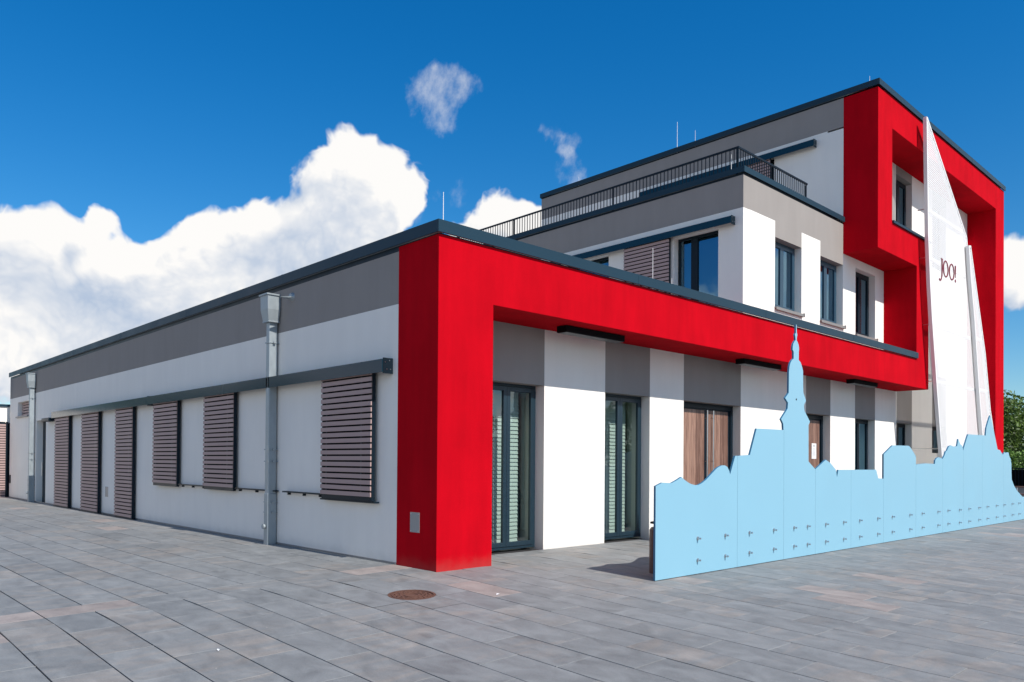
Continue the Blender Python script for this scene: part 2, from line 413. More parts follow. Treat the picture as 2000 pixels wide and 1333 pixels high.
# the course between the two fields: slabs laid across it
for k in range(XMIN, 21):
    x0 = k*1.0
    if x0 < 0: rects.append((x0, x0+1., .6, 1.1))
def vis(x, y):
    d = Vector((x, y, gz(x, y)))-cam.location; z = d.dot(Fw)
    if z < .3: return None
    return 1000+F*d.dot(R2)/z, 889-F*d.dot(U2)/z, z
def paver_geo(x0, x1, y0, y1, dz=0.):
    c = .0028; g = J/2; h = .013; o = []
    X0, X1, Y0, Y1 = x0+g*2.1, x1-g*2.1, y0+g*.7, y1-g*.7
    for (x, y, z) in ((X0, Y0, -h), (X1, Y0, -h), (X1, Y1, -h), (X0, Y1, -h), (X0, Y0, -c), (X1, Y0, -c), (X1, Y1, -c), (X0, Y1, -c),
                      (X0+c, Y0+c, 0), (X1-c, Y0+c, 0), (X1-c, Y1-c, 0), (X0+c, Y1-c, 0)):
        o.append((x, y, gz(x, y)+z+dz))
    return o
PF = [(8, 9, 10, 11)]+[(a, (a+1) % 4, 4+(a+1) % 4, 4+a) for a in range(4)]+[(4+a, 4+(a+1) % 4, 8+(a+1) % 4, 8+a) for a in range(4)]
def tone_of(r):
    x = (r[0]+r[1])/2; y = (r[2]+r[3])/2; t = random.random(); w = random.random()*.85
    p = .015
    if x > 3 and -5.2 < y < -2.4: p = .09
    if .5 < y < 1.1 and x < 0: p = .25
    if random.random() < p: w = .97
    return t, w
def set_attr(me, tones):
    for nm, i in (('tone', 0), ('warm', 1)):
        a = me.attributes.new(nm, 'FLOAT', 'FACE'); a.data.foreach_set('value', [t[i] for t in tones])
sized = []
for r in rects:
    cxm, cym = (r[0]+r[1])/2, (r[2]+r[3])/2
    # slabs cut round the manhole
    nx = min(max(MH[0], r[0]), r[1]); ny = min(max(MH[1], r[2]), r[3])
    cut = math.hypot(nx-MH[0], ny-MH[1]) < MR+.02
    q = vis(cxm, cym); a = -1
    if q and -150 < q[0] < 2150 and q[1] < 1450: a = (r[1]-r[0])*(r[3]-r[2])/q[2]**3
    if cym > .3 and cxm > 0: a = min(a, 1e-6)
    sized.append((a+(10 if cut else 0), r, cut))
sized.sort(key=lambda t: -t[0])
field = MB(); ft = []
for n, (a, r, cut) in enumerate(sized):
    dz = random.uniform(-.0015, .0015)
    tw = tone_of(r)
    if n < 298:
        mb = MB()
        if not cut:
            mb.v = paver_geo(*r, dz); mb.f = list(PF); mb.mi = [0]*9
        else:
            # flat slab with the round hole cut out of it by small cells around the ring
            N = 72; keep = []
            X0, X1, Y0, Y1 = r[0]+.003, r[1]-.003, r[2]+.003, r[3]-.003
            nx_, ny_ = 10, max(3, int((Y1-Y0)/.05))
            def z(x, y): return gz(x, y)+dz
            for i in range(nx_):
                for j in range(ny_):
                    xa, xb = X0+(X1-X0)*i/nx_, X0+(X1-X0)*(i+1)/nx_; ya, yb = Y0+(Y1-Y0)*j/ny_, Y0+(Y1-Y0)*(j+1)/ny_
                    cs = [(xa, ya), (xb, ya), (xb, yb), (xa, yb)]
                    ins = [math.hypot(x-MH[0], y-MH[1]) < MR+.012 for x, y in cs]
                    if all(ins): continue
                    out = []
                    for x, y in cs:
                        dd = math.hypot(x-MH[0], y-MH[1])
                        if dd < MR+.012:
                            s_ = (MR+.012)/max(dd, 1e-4); x, y = MH[0]+(x-MH[0])*s_, MH[1]+(y-MH[1])*s_
                            x = min(max(x, X0), X1); y = min(max(y, Y0), Y1)
                        out.append((x, y, z(x, y)))
                    mb.poly(out)
        me = mb.mesh('paver', PAVER); set_attr(me, [tw]*len(me.polygons))
        link('paver', me, pave)
    else:
        k = len(field.v); field.v += paver_geo(*r, dz); field.f += [tuple(k+i for i in q) for q in PF]; field.mi += [0]*9; ft += [tw]*9
me = field.mesh('paver_field', PAVER); set_attr(me, ft)
o = link('paver_field', me, pave); o['kind'] = 'stuff'
# pale mortar in the cross joints, where it has been brushed up level
g = MB()
for a, r, cut in sized:
    if r[3]-r[2] > .4 and not cut and random.random() < (.5 if r[0] > -1.5 else .18) and r[1]-r[0] < .6:
        L = random.uniform(.5, 1.); xa = r[0]+random.uniform(0, 1-L)*.5; xb = xa+.5*L; y = r[2]
        g.poly([(xx, yy, gz(xx, yy)-.0035) for xx, yy in ((xa, y-.009), (xb, y-.009), (xb, y+.009), (xa, y+.009))])
o = g.build('joint_mortar', GROUT, pave); o['kind'] = 'stuff'

# manhole cover
mh = thing('manhole_cover', 'round rusty iron manhole cover in the grey slabs before the red corner', 'manhole cover', (MH[0], MH[1], gz(*MH)))
def ring(mb, r0, r1, z0, z1, n=48):
    for i in range(n):
        a, c = 2*math.pi*i/n, 2*math.pi*(i+1)/n
        P = lambda r, t, z: (MH[0]+r*math.cos(t), MH[1]+r*math.sin(t), gz(MH[0]+r*math.cos(t), MH[1]+r*math.sin(t))+z)
        mb.poly([P(r0, a, z1), P(r1, a, z1), P(r1, c, z1), P(r0, c, z1)])
        mb.poly([P(r1, a, z0), P(r1, c, z0), P(r1, c, z1), P(r1, a, z1)])
        mb.poly([P(r0, c, z0), P(r0, a, z0), P(r0, a, z1), P(r0, c, z1)])
mb = MB(); ring(mb, MR-.022, MR+.008, -.012, .001); mb.build('frame', RUST, mh)
mb = MB(); ring(mb, 0.0, MR-.026, -.02, -.010)
for rr in (.245, .195, .145, .09): ring(mb, rr-.012, rr+.010, -.011, -.002)
for i in range(28):
    t = 2*math.pi*i/28; r_ = .17 if i % 2 else .22
    x, y = MH[0]+r_*math.cos(t), MH[1]+r_*math.sin(t); zz = gz(x, y); mb.box(x-.014, x+.014, y-.014, y+.014, zz-.012, zz-.001)
mb.build('lid', RUST, mh)

# ------------------------------------------------------------------ building
B = thing('community_building', 'modern white and grey building with large red frames and slate blue roof edges', 'building')
D = 1.03; WT = .5; ZL = 3.10; ZB = 4.16; Z1 = 5.07; Z2 = 9.03; Z3 = 12.90; YE = 29.4; XE = 29.27
def wall(d, m=WHITE, label=None): return box('wall', d, m, B, label)

# -- red frames: lower one with pillar and beam, upper one round the tower, all in the plane y = 0
box('red_frame', (0, 1.11, 0, D, -.05, ZB), RED, B, 'red corner pillar of the lower frame')
box('red_frame', (0, 19.54, 0, D, ZB, Z1), RED, B, 'long red beam over the recessed ground floor')
box('red_frame', (19.54, 20.62, 0, D, ZB, 9.04), RED, B, 'red upright joining lower beam and tower frame')
box('red_frame', (16.4, 19.54, 0, D, 8.09, 9.04), RED, B, 'red underside beam of the tower frame')
box('red_frame', (16.4, 17.48, 0, D, 9.04, Z3), RED, B, 'red left post of the tower frame')
box('red_frame', (17.48, 28.15, 0, D, 11.94, Z3), RED, B, 'red top beam of the tower frame')
box('red_frame', (28.15, XE, 0, D, -.05, Z3), RED, B, 'tall red right post of the tower frame')

# -- ground floor, recessed front wall y = D .. D+WT
cols = [  # x0, x1, kind
    (.3, 1.83, 'w'), (1.83, 3.35, 'win'), (3.35, 5.14, 'w'), (5.14, 6.66, 'win'), (6.66, 7.95, 'w'), (7.95, 10.46, 'door2'),
    (10.46, 14.0, 'w'), (14.0, 15.56, 'door1'), (15.56, 17.30, 'w'), (17.30, 18.85, 'win'), (18.85, 20.67, 'w'), (20.67, 22.10, 'win'),
    (22.10, 24.13, 'w'), (24.13, 25.65, 'winsill'), (25.65, 28.4, 'w'), (28.4, XE, 'w')]
def y(v): return v
for x0, x1, kd in cols:
    e = .0
    if kd == 'w':
        wall((x0, x1, D, D+WT, -.05, Z1-.07))
    else:
        box('grey_panel', (x0, x1, D, D+WT, ZL, Z1-.07), GREY, B)
        if kd == 'winsill': wall((x0, x1, D, D+WT, -.05, 2.10))

def tagp(o, l): o['label'] = l; return o
def window(x0, x1, z0, z1, yf, fm=DARK, gm=GLASS, mull=.5, fr=.055, sash=.07, dep=.07, blind=None, sillm=None, label=None, mw=.05):
    """double sash window in a wall facing -y; yf = front of frame"""
    mb = MB()
    mb.box(x0, x0+fr, yf, yf+dep, z0, z1); mb.box(x1-fr, x1, yf, yf+dep, z0, z1)
    mb.box(x0+fr, x1-fr, yf, yf+dep, z1-fr, z1); mb.box(x0+fr, x1-fr, yf, yf+dep, z0, z0+fr)
    xm = x0+(x1-x0)*mull
    w = mb.build('window', fm, B, label=label); bevel(w, .004)
    mb = MB(); panes = []
    for a, c in ((x0+fr+.003, xm-.002), (xm+.002, x1-fr-.003)):
        za, zb = z0+fr+.003, z1-fr-.003; ya, yb = yf-.012, yf+dep-.02
        mb.box(a, a+sash, ya, yb, za, zb); mb.box(c-sash, c, ya, yb, za, zb)
        mb.box(a+sash, c-sash, ya, yb, zb-sash, zb); mb.box(a+sash, c-sash, ya, yb, za, za+sash)
        panes.append((a+sash, c-sash, za+sash, zb-sash))
    bevel(mb.build('sash', fm, w), .004)
    for a, c, za, zb in panes:
        MB().poly([(a, yf+.02, za), (c, yf+.02, za), (c, yf+.02, zb), (a, yf+.02, zb)]).build('pane', gm, w)
    if blind:
        bx0, bx1, yb, bz0, bz1 = blind; mb = MB(); z = bz0; t = R(74)
        while z < bz1:
            h = .04*math.sin(t); dd = .04*math.cos(t)
            mb.poly([(bx0, yb-dd, z-h), (bx1, yb-dd, z-h), (bx1, yb+dd, z+h), (bx0, yb+dd, z+h)])
            z += .0765
        bl = mb.build('blind', BLINDM, w); bl['kind'] = 'stuff'
        sd = bl.modifiers.new('thickness', 'SOLIDIFY'); sd.thickness = .003
    return w
for x0, x1 in ((1.83, 3.35), (5.14, 6.66)):
    window(x0, x1, 0.03, ZL, 1.255, DARKF, GLASS, mull=.5, fr=.05, sash=.085, blind=(x0-.3, x1-.13, 1.60, .16, ZL-.05))
    box('reveal', (x1-.001, x1+.02, D+.30, D+WT+.12, .03, ZL), INT, B)
window(17.30, 18.85, .03, ZL, 1.255, DARK, GLASSU, blind=(17.3, 18.8, 1.62, .16, ZL))
window(20.67, 22.10, .03, ZL, 1.255, DARK, GLASSU)
window(24.13, 25.65, 2.12, ZL, 1.255, DARK, GLASSU)

# -- doors
def door(x0, x1, leaves, label):
    yf = 1.25; z1 = ZL
    fr = MB(); fr.box(x0, x0+.07, yf, yf+.09, .0, z1); fr.box(x1-.11, x1, yf, yf+.09, .0, z1); fr.box(x0+.07, x1-.11, yf, yf+.09, z1-.12, z1)
    fr.box(x0+.07, x1-.11, yf, yf+.09, .0, .03)
    d = fr.build('door', DARK, B, label=label)
    for a, c, hx in leaves:
        box('leaf_frame', (a, c, yf+.03, yf+.08, .035, z1-.125), DARK, d)
        n = max(3, round((c-a-.16)/.19)); w = (c-a-.16)/n
        for i in range(n):
            xa = a+.05+i*w
            p = box('plank', (xa+.003, xa+w-.003, yf+.008, yf+.03, .06, z1-.16), WOOD, d); bevel(p, .003)
        if hx:
            h = MB().tube((hx, yf-.055, .55), (hx, yf-.055, z1-.16), .017, n=10)
            for z in (.75, 1.7, 2.75): h.tube((hx, yf-.055, z), (hx, yf+.03, z), .01, n=6)
            h.build('handle', STEEL, d)
    return d
door(7.95, 10.46, ((8.02, 9.28, 9.20), (9.29, 10.35, 9.47)), 'double wooden entrance door with long steel pull bars')
door(14.0, 15.56, ((14.07, 15.45, 14.2),), 'single wooden door behind the blue tower silhouette')

# paper notice
pn = thing('paper_notice', 'white paper notice fixed to the wooden door beside the blue tower silhouette', 'notice', (14.97, 1.24, 2.03))
box('sheet', (14.83, 15.12, 1.250, 1.2535, 1.81, 2.26), PAPER, pn)
mb = MB(); mb.box(14.90, 15.05, 1.2475, 1.2495, 2.17, 2.205)
for i in range(7): mb.box(14.87, 15.08-random.random()*.05, 1.2475, 1.2495, 2.10-i*.035, 2.112-i*.035)
mb.build('print', INK, pn)

# -- left facade x = 0, wall thickness .3
LT = .3
def lw(y0, y1, z0, z1, m=WHITE): return wall((0, LT, y0, y1, z0, z1), m)
box('grey_panel', (0, LT, D, YE, ZB, Z1-.07), GREY, B, 'grey band under the roof edge of the long side')
lw(D+WT, 23.30, -.25, ZB); lw(D, D+WT, -.25, ZB); lw(23.30, 24.75, 3.09, ZB); lw(24.75, 26.03, -.25, ZB)
lw(26.03, 27.95, -.25, 3.36); lw(26.03, 27.95, 3.94, ZB); lw(27.95, YE, -.25, ZB)
# side door in its niche
dr = MB().box(.22, .30, 23.30, 24.75, -.05, 3.09).build('door', DARK, B, label='narrow dark side door in a niche near the far end')
MB().box(.205, .222, 23.45, 24.0, .2, 2.9).build('pane', GLASSU, dr)
MB().tube((.16, 24.55, 1.0), (.16, 24.55, 1.5), .015).build('handle', STEEL, dr)
# small louvred window
lv = MB().box(.20, .26, 26.03, 27.95, 3.36, 3.94).build('window', DARK, B, label='small high window with brown louvres')
for i in range(5): MB().box(.14, .20, 26.05, 27.93, 3.40+i*.11, 3.47+i*.11).build('louvre', SLATM, lv)
box('sill', (-.07, .2, 25.98, 28.02, 3.30, 3.355), SILL, B)
# base groove
box('plinth_strip', (-.012, 0, D, YE, -.25, .035), SILL, B)

def shutter(y0, y1, z0, z1, name='shutter', xw=0., par=B, label=None, side=-1):
    """sliding shutter hung in front of a wall whose face is x = xw, facing -x"""
    xs0, xs1 = xw-.145, xw-.120
    fr = MB()
    for yy in (y0+.02, y1-.06): fr.box(xw-.119, xw-.055, yy, yy+.04, z0, z1)
    fr.box(xw-.119, xw-.055, y0+.02, y1-.02, z0-.075, z0-.002); fr.box(xw-.119, xw-.055, y0+.06, y1-.06, z1-.06, z1)
    fr.box(xw-.119, xw-.09, y0+.32, y0+.37, z0, z1-.06); fr.box(xw-.119, xw-.09, y1-.2, y1-.15, z0, z1-.06)
    s = fr.build(name, DARK, par, label=label)
    MB().box(xw-.1155, xw-.112, y0+.06, y1-.06, z0, z1-.061).build('backing', BLACK, s)  # dark sheet standing in for the shade in the slat gaps
    n = int(round((z1-z0)/.102)); p = (z1-z0)/n
    me = MB().box(0, .022, 0, y1-y0-.04, 0, p-.030).mesh('slat', SLATM)
    for i in range(n):
        link('slat', me, s, (xs0, y0+.02, z0+i*p))
    return s
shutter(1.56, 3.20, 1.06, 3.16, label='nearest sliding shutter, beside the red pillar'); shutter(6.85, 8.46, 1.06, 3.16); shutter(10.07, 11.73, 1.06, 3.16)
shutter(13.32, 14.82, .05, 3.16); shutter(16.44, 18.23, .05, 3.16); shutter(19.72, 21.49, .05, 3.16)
# rail fascia
def fascia(xw, y0, y1, z0, z1, lab=None):
    f = MB().box(xw-.20, xw-.188, y0+.01, y1, z0, z1).box(xw-.188, xw, y0+.01, y1, z1-.012, z1).build('rail_fascia', FASC, B, label=lab)
    e = MB().box(xw-.19, xw, y0-.002, y0+.008, z0-.02, z1+.02).build('end_plate', DARK, f)
    sc = MB()
    for dy, dz in ((-.05, .05), (-.12, .05), (-.15, .16), (-.07, .19)): sc.tube((xw+dy, y0-.009, z0+dz), (xw+dy, y0+.0, z0+dz), .009)
    sc.build('bolt', STEEL, e)
    MB().box(xw-.12, xw-.05, y0+.03, y1, z1-.10, z1-.03).build('track', DARK, f)
    return f
fascia(0, 1.17, 5.15, 3.07, 3.28, 'near length of the shutter rail cover'); fascia(0, 5.152, 12.0, 3.07, 3.28); fascia(0, 12.003, 21.7, 3.07, 3.28)
# lower guide rails
for y0, y1 in ((3.22, 4.70), (5.0, 6.86), (8.5, 10.06)):
    g = MB().box(-.10, -.02, y0, y1, 1.035, 1.06)
    for k in range(3): yy = y0+.15+(y1-y0-.3)*k/2; g.box(-.06, 0, yy-.012, yy+.012, .99, 1.035)
    g.build('guide_rail', DARK, B)
for yy in (1.55, 3.1): pass
g = MB().box(-.11, -.02, 1.50, 3.25, .955, .98); g.tube((-.14, 1.52, 1.0), (-.14, 1.46, 1.0), .018); g.build('guide_rail', DARK, B)
box('guide_rail', (-.14, -.02, 13.2, 21.6, -.2, .015), DARK, B)

# downpipes with hopper heads
def downpipe(yc, lab):
    dp = MB().box(-.20, -.03, yc-.07, yc+.07, .5, 4.36).build('downpipe', ZINC, B, label=lab); bevel(dp, .012, 2)
    bevel(MB().box(-.21, -.02, yc-.08, yc+.08, -.25, 1.0).build('pipe_base', ZINC, dp), .012, 2)
    h = MB()
    def ringb(a, c):
        (x0, x1, y0, y1, z0), (X0, X1, Y0, Y1, z1) = a, c; k = len(h.v)
        h.v.extend([(x0, y0, z0), (x1, y0, z0), (x1, y1, z0), (x0, y1, z0), (X0, Y0, z1), (X1, Y0, z1), (X1, Y1, z1), (X0, Y1, z1)])
        for i in range(4): j = (i+1) % 4; h.f.append((k+i, k+j, k+4+j, k+4+i)); h.mi.append(0)
    lo = (-.245, -.03, yc-.12, yc+.12, 4.38); mi = (-.28, -.02, yc-.155, yc+.155, 4.60); hi = (-.285, -.02, yc-.16, yc+.16, 4.88)
    ringb(lo, mi); ringb(mi, hi)
    h.box(-.255, -.02, yc-.13, yc+.13, 4.355, 4.38)
    for a in ((-.31, -.295, yc-.18, yc+.18), (-.295, -.03, yc-.18, yc-.165), (-.295, -.03, yc+.165, yc+.18)): h.box(a[0], a[1], a[2], a[3], 4.875, 4.905)
    h.poly([(-.285, yc-.16, 4.86), (-.02, yc-.16, 4.86), (-.02, yc+.16, 4.86), (-.285, yc+.16, 4.86)])
    h.box(-.2, 0, yc-.06, yc+.06, 4.70, 4.82)
    h.build('hopper', ZINC, dp)
    for z in (3.95, 1.85, 1.62, .82, .62):
        MB().box(-.216, 0, yc-.084, yc+.084, z, z+.018).box(-.13, -.08, yc-.12, yc-.083, z-.008, z+.026).build('bracket', ZINC, dp)
    MB().tube((-.22, yc+.02, .35), (-.26, yc+.02, .35), .05, n=14).build('inspection_cap', ZINC, dp)
downpipe(5.16, 'galvanised downpipe between the second and third shutters'); downpipe(24.98, 'far galvanised downpipe near the end of the wall')
# overflow spout beside the hopper
sp = MB().tube((0, 4.55, 4.80), (-.05, 4.55, 4.80), .085, .06, n=16); k = 14
for i in range(k):
    a0, a1 = math.pi*(1+i/k), math.pi*(1+(i+1)/k)
    def pt(a, x, r, dz): return (x, 4.55+r*math.cos(a), 4.80+dz+r*math.sin(a))
    sp.poly([pt(a0, -.05, .06, 0), pt(a1, -.05, .06, 0), pt(a1, -.24, .012, -.03), pt(a0, -.24, .012, -.03)])
sp.build('overflow_spout', ZINC, B)
# wall lamp over the side door, plates
bevel(box('wall_lamp', (-.24, 0, 21.9, 22.9, 2.98, 3.10), DARK, B), .01)
pl = box('wall_plate', (-.008, 0, .42, .66, .55, .86), PLATE, B, 'steel cover plate low on the red pillar')
mb = MB()
for yy in (.445, .635):
    for zz in (.575, .835): mb.tube((-.012, yy, zz), (-.006, yy, zz), .009)
mb.build('screw', STEEL, pl)
box('wall_plate', (-.006, 0, 15.85, 16.12, .52, .82), PLATE, B, 'small steel plate between two tall shutters')
box('wall_plate', (-.02, 0, 29.1, 29.3, .6, .95), DARK, B)

# ceiling lamps under the red beam
for x0, x1 in ((3.25, 4.95), (9.5, 11.3), (15.7, 17.4)):
    l = box('ceiling_lamp', (x0, x1, .38, .62, ZB-.12, ZB-.002), BLACK, B); box('diffuser', (x0+.02, x1-.02, .40, .60, ZB-.130, ZB-.120), LAMPG, l)

# -- first floor volume: side wall x = 10.54, front y = D
X2 = 10.54
def w2(y0, y1, z0, z1, m=WHITE): return wall((X2, X2+LT, y0, y1, z0, z1), m)
box('grey_panel', (X2, X2+LT, D, 14.2, 8.16, Z2-.04), GREY, B, 'grey band of the first floor side')
w2(D+WT, 1.745, Z1-.06, 8.16); w2(D, D+WT, Z1-.06, 8.16)
w2(1.745, 3.12, 7.79, 8.16); w2(1.745, 3.12, Z1-.06, 5.35); w2(3.12, 5.41, Z1-.06, 8.16); w2(5.41, 7.8, 7.79, 8.16); w2(5.41, 7.8, Z1-.06, 5.35); w2(7.8, 14.2, Z1-.06, 8.16)
def side_window(xw, y0, y1, z0, z1, gm=GLASSU, mull=.62):
    mb = MB(); xa, xb = xw+.20, xw+.27; fr = .07
    mb.box(xa, xb, y0, y0+fr, z0, z1); mb.box(xa, xb, y1-fr, y1, z0, z1); mb.box(xa, xb, y0+fr, y1-fr, z1-fr, z1); mb.box(xa, xb, y0+fr, y1-fr, z0, z0+fr)
    ym = y0+(y1-y0)*mull; mb.box(xa-.015, xb, ym-.10, ym+.10, z0+fr, z1-fr)
    w = mb.build('window', DARK, B); bevel(w, .004)
    for a, c in ((y0+fr, ym-.10), (ym+.10, y1-fr)):
        MB().poly([(xa+.03, c, z0+fr), (xa+.03, a, z0+fr), (xa+.03, a, z1-fr), (xa+.03, c, z1-fr)]).build('pane', gm, w)
    return w
side_window(X2, 1.745, 3.12, 5.35, 7.79); side_window(X2, 5.41, 7.8, 5.35, 7.79)
shutter(3.17, 4.76, 5.30, 7.79, xw=X2, label='shutter on the first floor side wall')
fascia(X2, 1.26, 7.6, 7.77, 7.95)
# front, y = D
box('grey_panel', (X2+LT, 16.4, D, D+WT, 8.17, Z2-.04), GREY, B, 'warm grey band above the first floor windows')
wall((X2+LT, 12.18, D, D+WT, Z1-.06, 8.17))
for a, c in ((12.18, 13.70), (14.86, 16.40)):
    box('grey_panel', (a, c, D, D+WT, 7.74, 8.17), GREY, B)
    wall((a, c, D, D+WT, Z1-.06, 5.84))
    window(a, c, 5.86, 7.74, 1.235, FRAMEB, GLASSU, fr=.06, sash=.09)
    box('reveal', (c-.0, c+.012, D+.30, D+WT, 5.86, 7.74), INT, B)
wall((13.70, 14.86, D, D+WT, Z1-.06, 8.17))
wall((16.40, 17.31, D, D+WT, Z1-.06, Z2+.02)); wall((18.84, 20.57, D, D+WT, Z1-.06, 11.94)); wall((17.31, 18.84, D, D+WT, 7.82, Z2+.02)); wall((17.31, 18.84, D, D+WT, Z1-.06, 5.72))
window(17.31, 18.84, 5.74, 7.82, 1.235, DARK, GLASSU, fr=.06, sash=.09)
def sill(x0, x1, z):
    s = MB().box(x0, x1+.03, D-.07, D+.21, z-.03, z).box(x0, x1+.03, D-.07, D-.055, z-.075, z-.03)
    s.box(x1+.03, x1+.045, D-.085, D, z-.08, z+.025).build('sill', SILL, B)
for a, c, z in ((12.16, 13.70, 5.86), (14.84, 16.40, 5.86), (17.29, 18.84, 5.74)): sill(a, c, z)
# tower inner wall, upper
wall((16.4, 18.84, D, D+WT, Z2+.02, 11.94))
box('grey_panel', (20.57, 22.05, D, D+WT, 11.64, 11.94), GREY, B)
window(20.57, 22.05, 9.06, 11.64, 1.235, DARK, GLASSU, fr=.06, sash=.09)
wall((22.05, 24.1, D, D+WT, Z1-.06, 11.94)); wall((20.57, 22.05, D, D+WT, Z1-.06, 9.05))
box('grey_panel', (24.1, 25.6, D, D+WT, 11.64, 11.94), GREY, B); window(24.1, 25.6, 9.06, 11.64, 1.235, DARK, GLASSU)
wall((24.1, 25.6, D, D+WT, Z1-.06, 9.05)); wall((25.6, XE, D, D+WT, Z1-.06, 11.94)); wall((16.4+LT, XE, D, D+WT, 11.94, Z3-.03))

# -- second floor volume, side x = 16.4
X3 = 16.4
def w3(y0, y1, z0, z1, m=WHITE): return wall((X3, X3+LT, y0, y1, z0, z1), m)
box('grey_panel', (X3, X3+LT, D, 13.95, 11.99, Z3-.03), GREY, B, 'grey band of the second floor side')
w3(D+WT, 3.30, Z2, 11.99); w3(D+WT+.0, D+WT+.0, 0, 0) if False else None
w3(3.30, 9.6, 11.70, 11.99); w3(9.6, 13.95, Z2, 11.99); w3(4.95, 5.4, Z2, 11.70)
side_window(X3, 5.4, 9.6, Z2+.05, 11.70, mull=.5); side_window(X3, 3.30, 4.95, Z2+.05, 11.70)
shutter(3.36, 4.98, Z2+.12, 11.70, xw=X3, label='shutter on the second floor side wall')
fascia(X3, 1.88, 8.64, 11.60, 11.80)

# -- backs, right sides, slabs, roofs, dark rooms
wall((LT, XE, YE-.3, YE, -.05, Z1-.07)); wall((XE-.3, XE, D+WT, YE-.3, -.05, Z1-.07))
wall((X2+LT, XE, 13.9, 14.2, Z1, Z2-.04)); wall((XE-.3, XE, D+WT, 13.9, Z1, Z2-.04))
wall((X3+LT, XE, 13.65, 13.95, Z2, Z3-.03)); wall((XE-.3, XE, D+WT, 13.65, Z2, Z3-.03))
box('roof', (LT, X2, D, YE-.3, Z1-.35, Z1-.12), ROOFM, B); box('roof', (X2, XE-.3, 14.2, YE-.3, Z1-.35, Z1-.12), ROOFM, B)
box('floor_slab', (X2+LT, XE-.3, D+WT, 13.9, Z1-.35, Z1-.12), INT, B)
box('roof', (X2+LT, X3, D+WT, 13.9, Z2-.3, Z2-.1), ROOFM, B); box('floor_slab', (X3, XE-.3, D+WT, 13.9, Z2-.3, Z2-.1), INT, B)
box('roof', (X3+LT, XE-.3, D+WT, 13.65, Z3-.3, Z3-.1), ROOFM, B)
box('floor_slab', (LT, XE-.3, D+WT, YE-.3, -.1, .02), CARPET, B)
for x in (4.2, 7.3, 12.5, 17.2, 20.3, 23): box('partition', (x, x+.12, D+WT, 9, .02, Z1-.36), INT, B)
box('partition', (LT, XE-.3, 9, 9.12, .02, Z1-.36), INT, B)
for x in (14.2, 16.9, 20.2): box('partition', (x, x+.12, D+WT+.01, 6, Z1-.11, Z2-.31), INT, B)
box('partition', (X2+LT, XE-.3, 6, 6.12, Z1-.11, Z2-.31), INT, B); box('partition', (X3+LT, XE-.3, 6, 6.12, Z2-.09, Z3-.31), INT, B)
box('partition', (22.9, 23.02, D+WT, 6, Z2-.09, Z3-.31), INT, B)

# -- copings, in lengths with open joints
def coping_x(x0, x1, y0, y1, z0, z1, L=4.75, cap=True):
    n = max(1, round((x1-x0)/L)); w = (x1-x0)/n
    for i in range(n):
        xa, xb = x0+i*w+.003, x0+(i+1)*w-.003
        c = MB().box(xa, xb, y0, y0+.012, z0, z1).box(xa, xb, y0+.012, y1, z1-.012, z1).build('coping', SLATE, B)
        if i: MB().box(xa-.035, xa+.029, y0-.003, y0, z0, z1).box(xa-.035, xa+.029, y0, y1, z1, z1+.003).build('joint_cover', SLATE, c)
def coping_y(y0, y1, x0, x1, z0, z1, L=4.75):
    n = max(1, round((y1-y0)/L)); w = (y1-y0)/n
    for i in range(n):
        ya, yb = y0+i*w+.003, y0+(i+1)*w-.003
        c = MB().box(x0, x0+.012, ya, yb, z0, z1).box(x0+.012, x1, ya, yb, z1-.012, z1).build('coping', SLATE, B)
        if i: MB().box(x0-.003, x0, ya-.035, ya+.029, z0, z1).box(x0, x1, ya-.035, ya+.029, z1, z1+.003).build('joint_cover', SLATE, c)
coping_x(-.055, 19.54, -.055, .45, Z1+.02, 5.275); coping_y(-.04, YE+.05, -.055, .42, Z1+.02, 5.2735)
box('coping', (19.5405, 19.57, -.055, .0, Z1+.02, 5.275), SLATE, B)
coping_y(.99, 14.25, X2-.05, X2+.42, Z2+.015, 9.195); coping_x(X2-.049, X3-.001, D-.055, D+.45, Z2+.015, 9.197)
coping_x(X3-.05, XE+.05, -.055, .45, Z3+.015, 13.095); coping_y(-.04, 14.0, X3-.055, X3+.42, Z3+.015, 13.093)
box('coping', (XE-.3, XE+.05, .45, 14, Z3+.015, 13.095), SLATE, B); box('coping', (X3, XE, 13.7, 14.0, Z3+.015, 13.09), SLATE, B)
box('coping', (17.485, 19.54, -.055, D, 9.045, 9.12), SLATE, B, 'slate blue sill inside the tower frame'); box('coping', (19.541, 20.75, -.055, D, 9.045, 9.12), SLATE, B)
box('parapet', (.002, .42, .002, D, Z1+.001, Z1+.019), DARK, B); box('parapet', (.002, .42, D+.001, YE-.001, Z1-.071, Z1+.0185), DARK, B); box('parapet', (.42, 19.54, .001, .4, Z1, Z1+.019), DARK, B)
box('parapet', (X2, X2+.4, D, 14.2, Z2-.041, Z2+.014), DARK, B); box('parapet', (X2+.4, X3, D+.001, D+.4, Z2-.041, Z2+.014), DARK, B)
box('parapet', (X3, X3+.4, 0, 13.95, Z3-.03, Z3+.014), DARK, B); box('parapet', (X3+.4, XE, .001, .4, Z3, Z3+.014), DARK, B)

box('coping_filler', (.0, 19.53, -.040, -.001, Z1+.035, 5.255), DARK, B); box('coping_filler', (-.040, -.001, -.03, YE, Z1+.035, 5.255), DARK, B)
box('coping_filler', (X2+.01, X3-.01, D-.040, D-.001, Z2+.03, 9.18), DARK, B); box('coping_filler', (X3, XE, -.040, -.001, Z3+.03, 13.08), DARK, B)
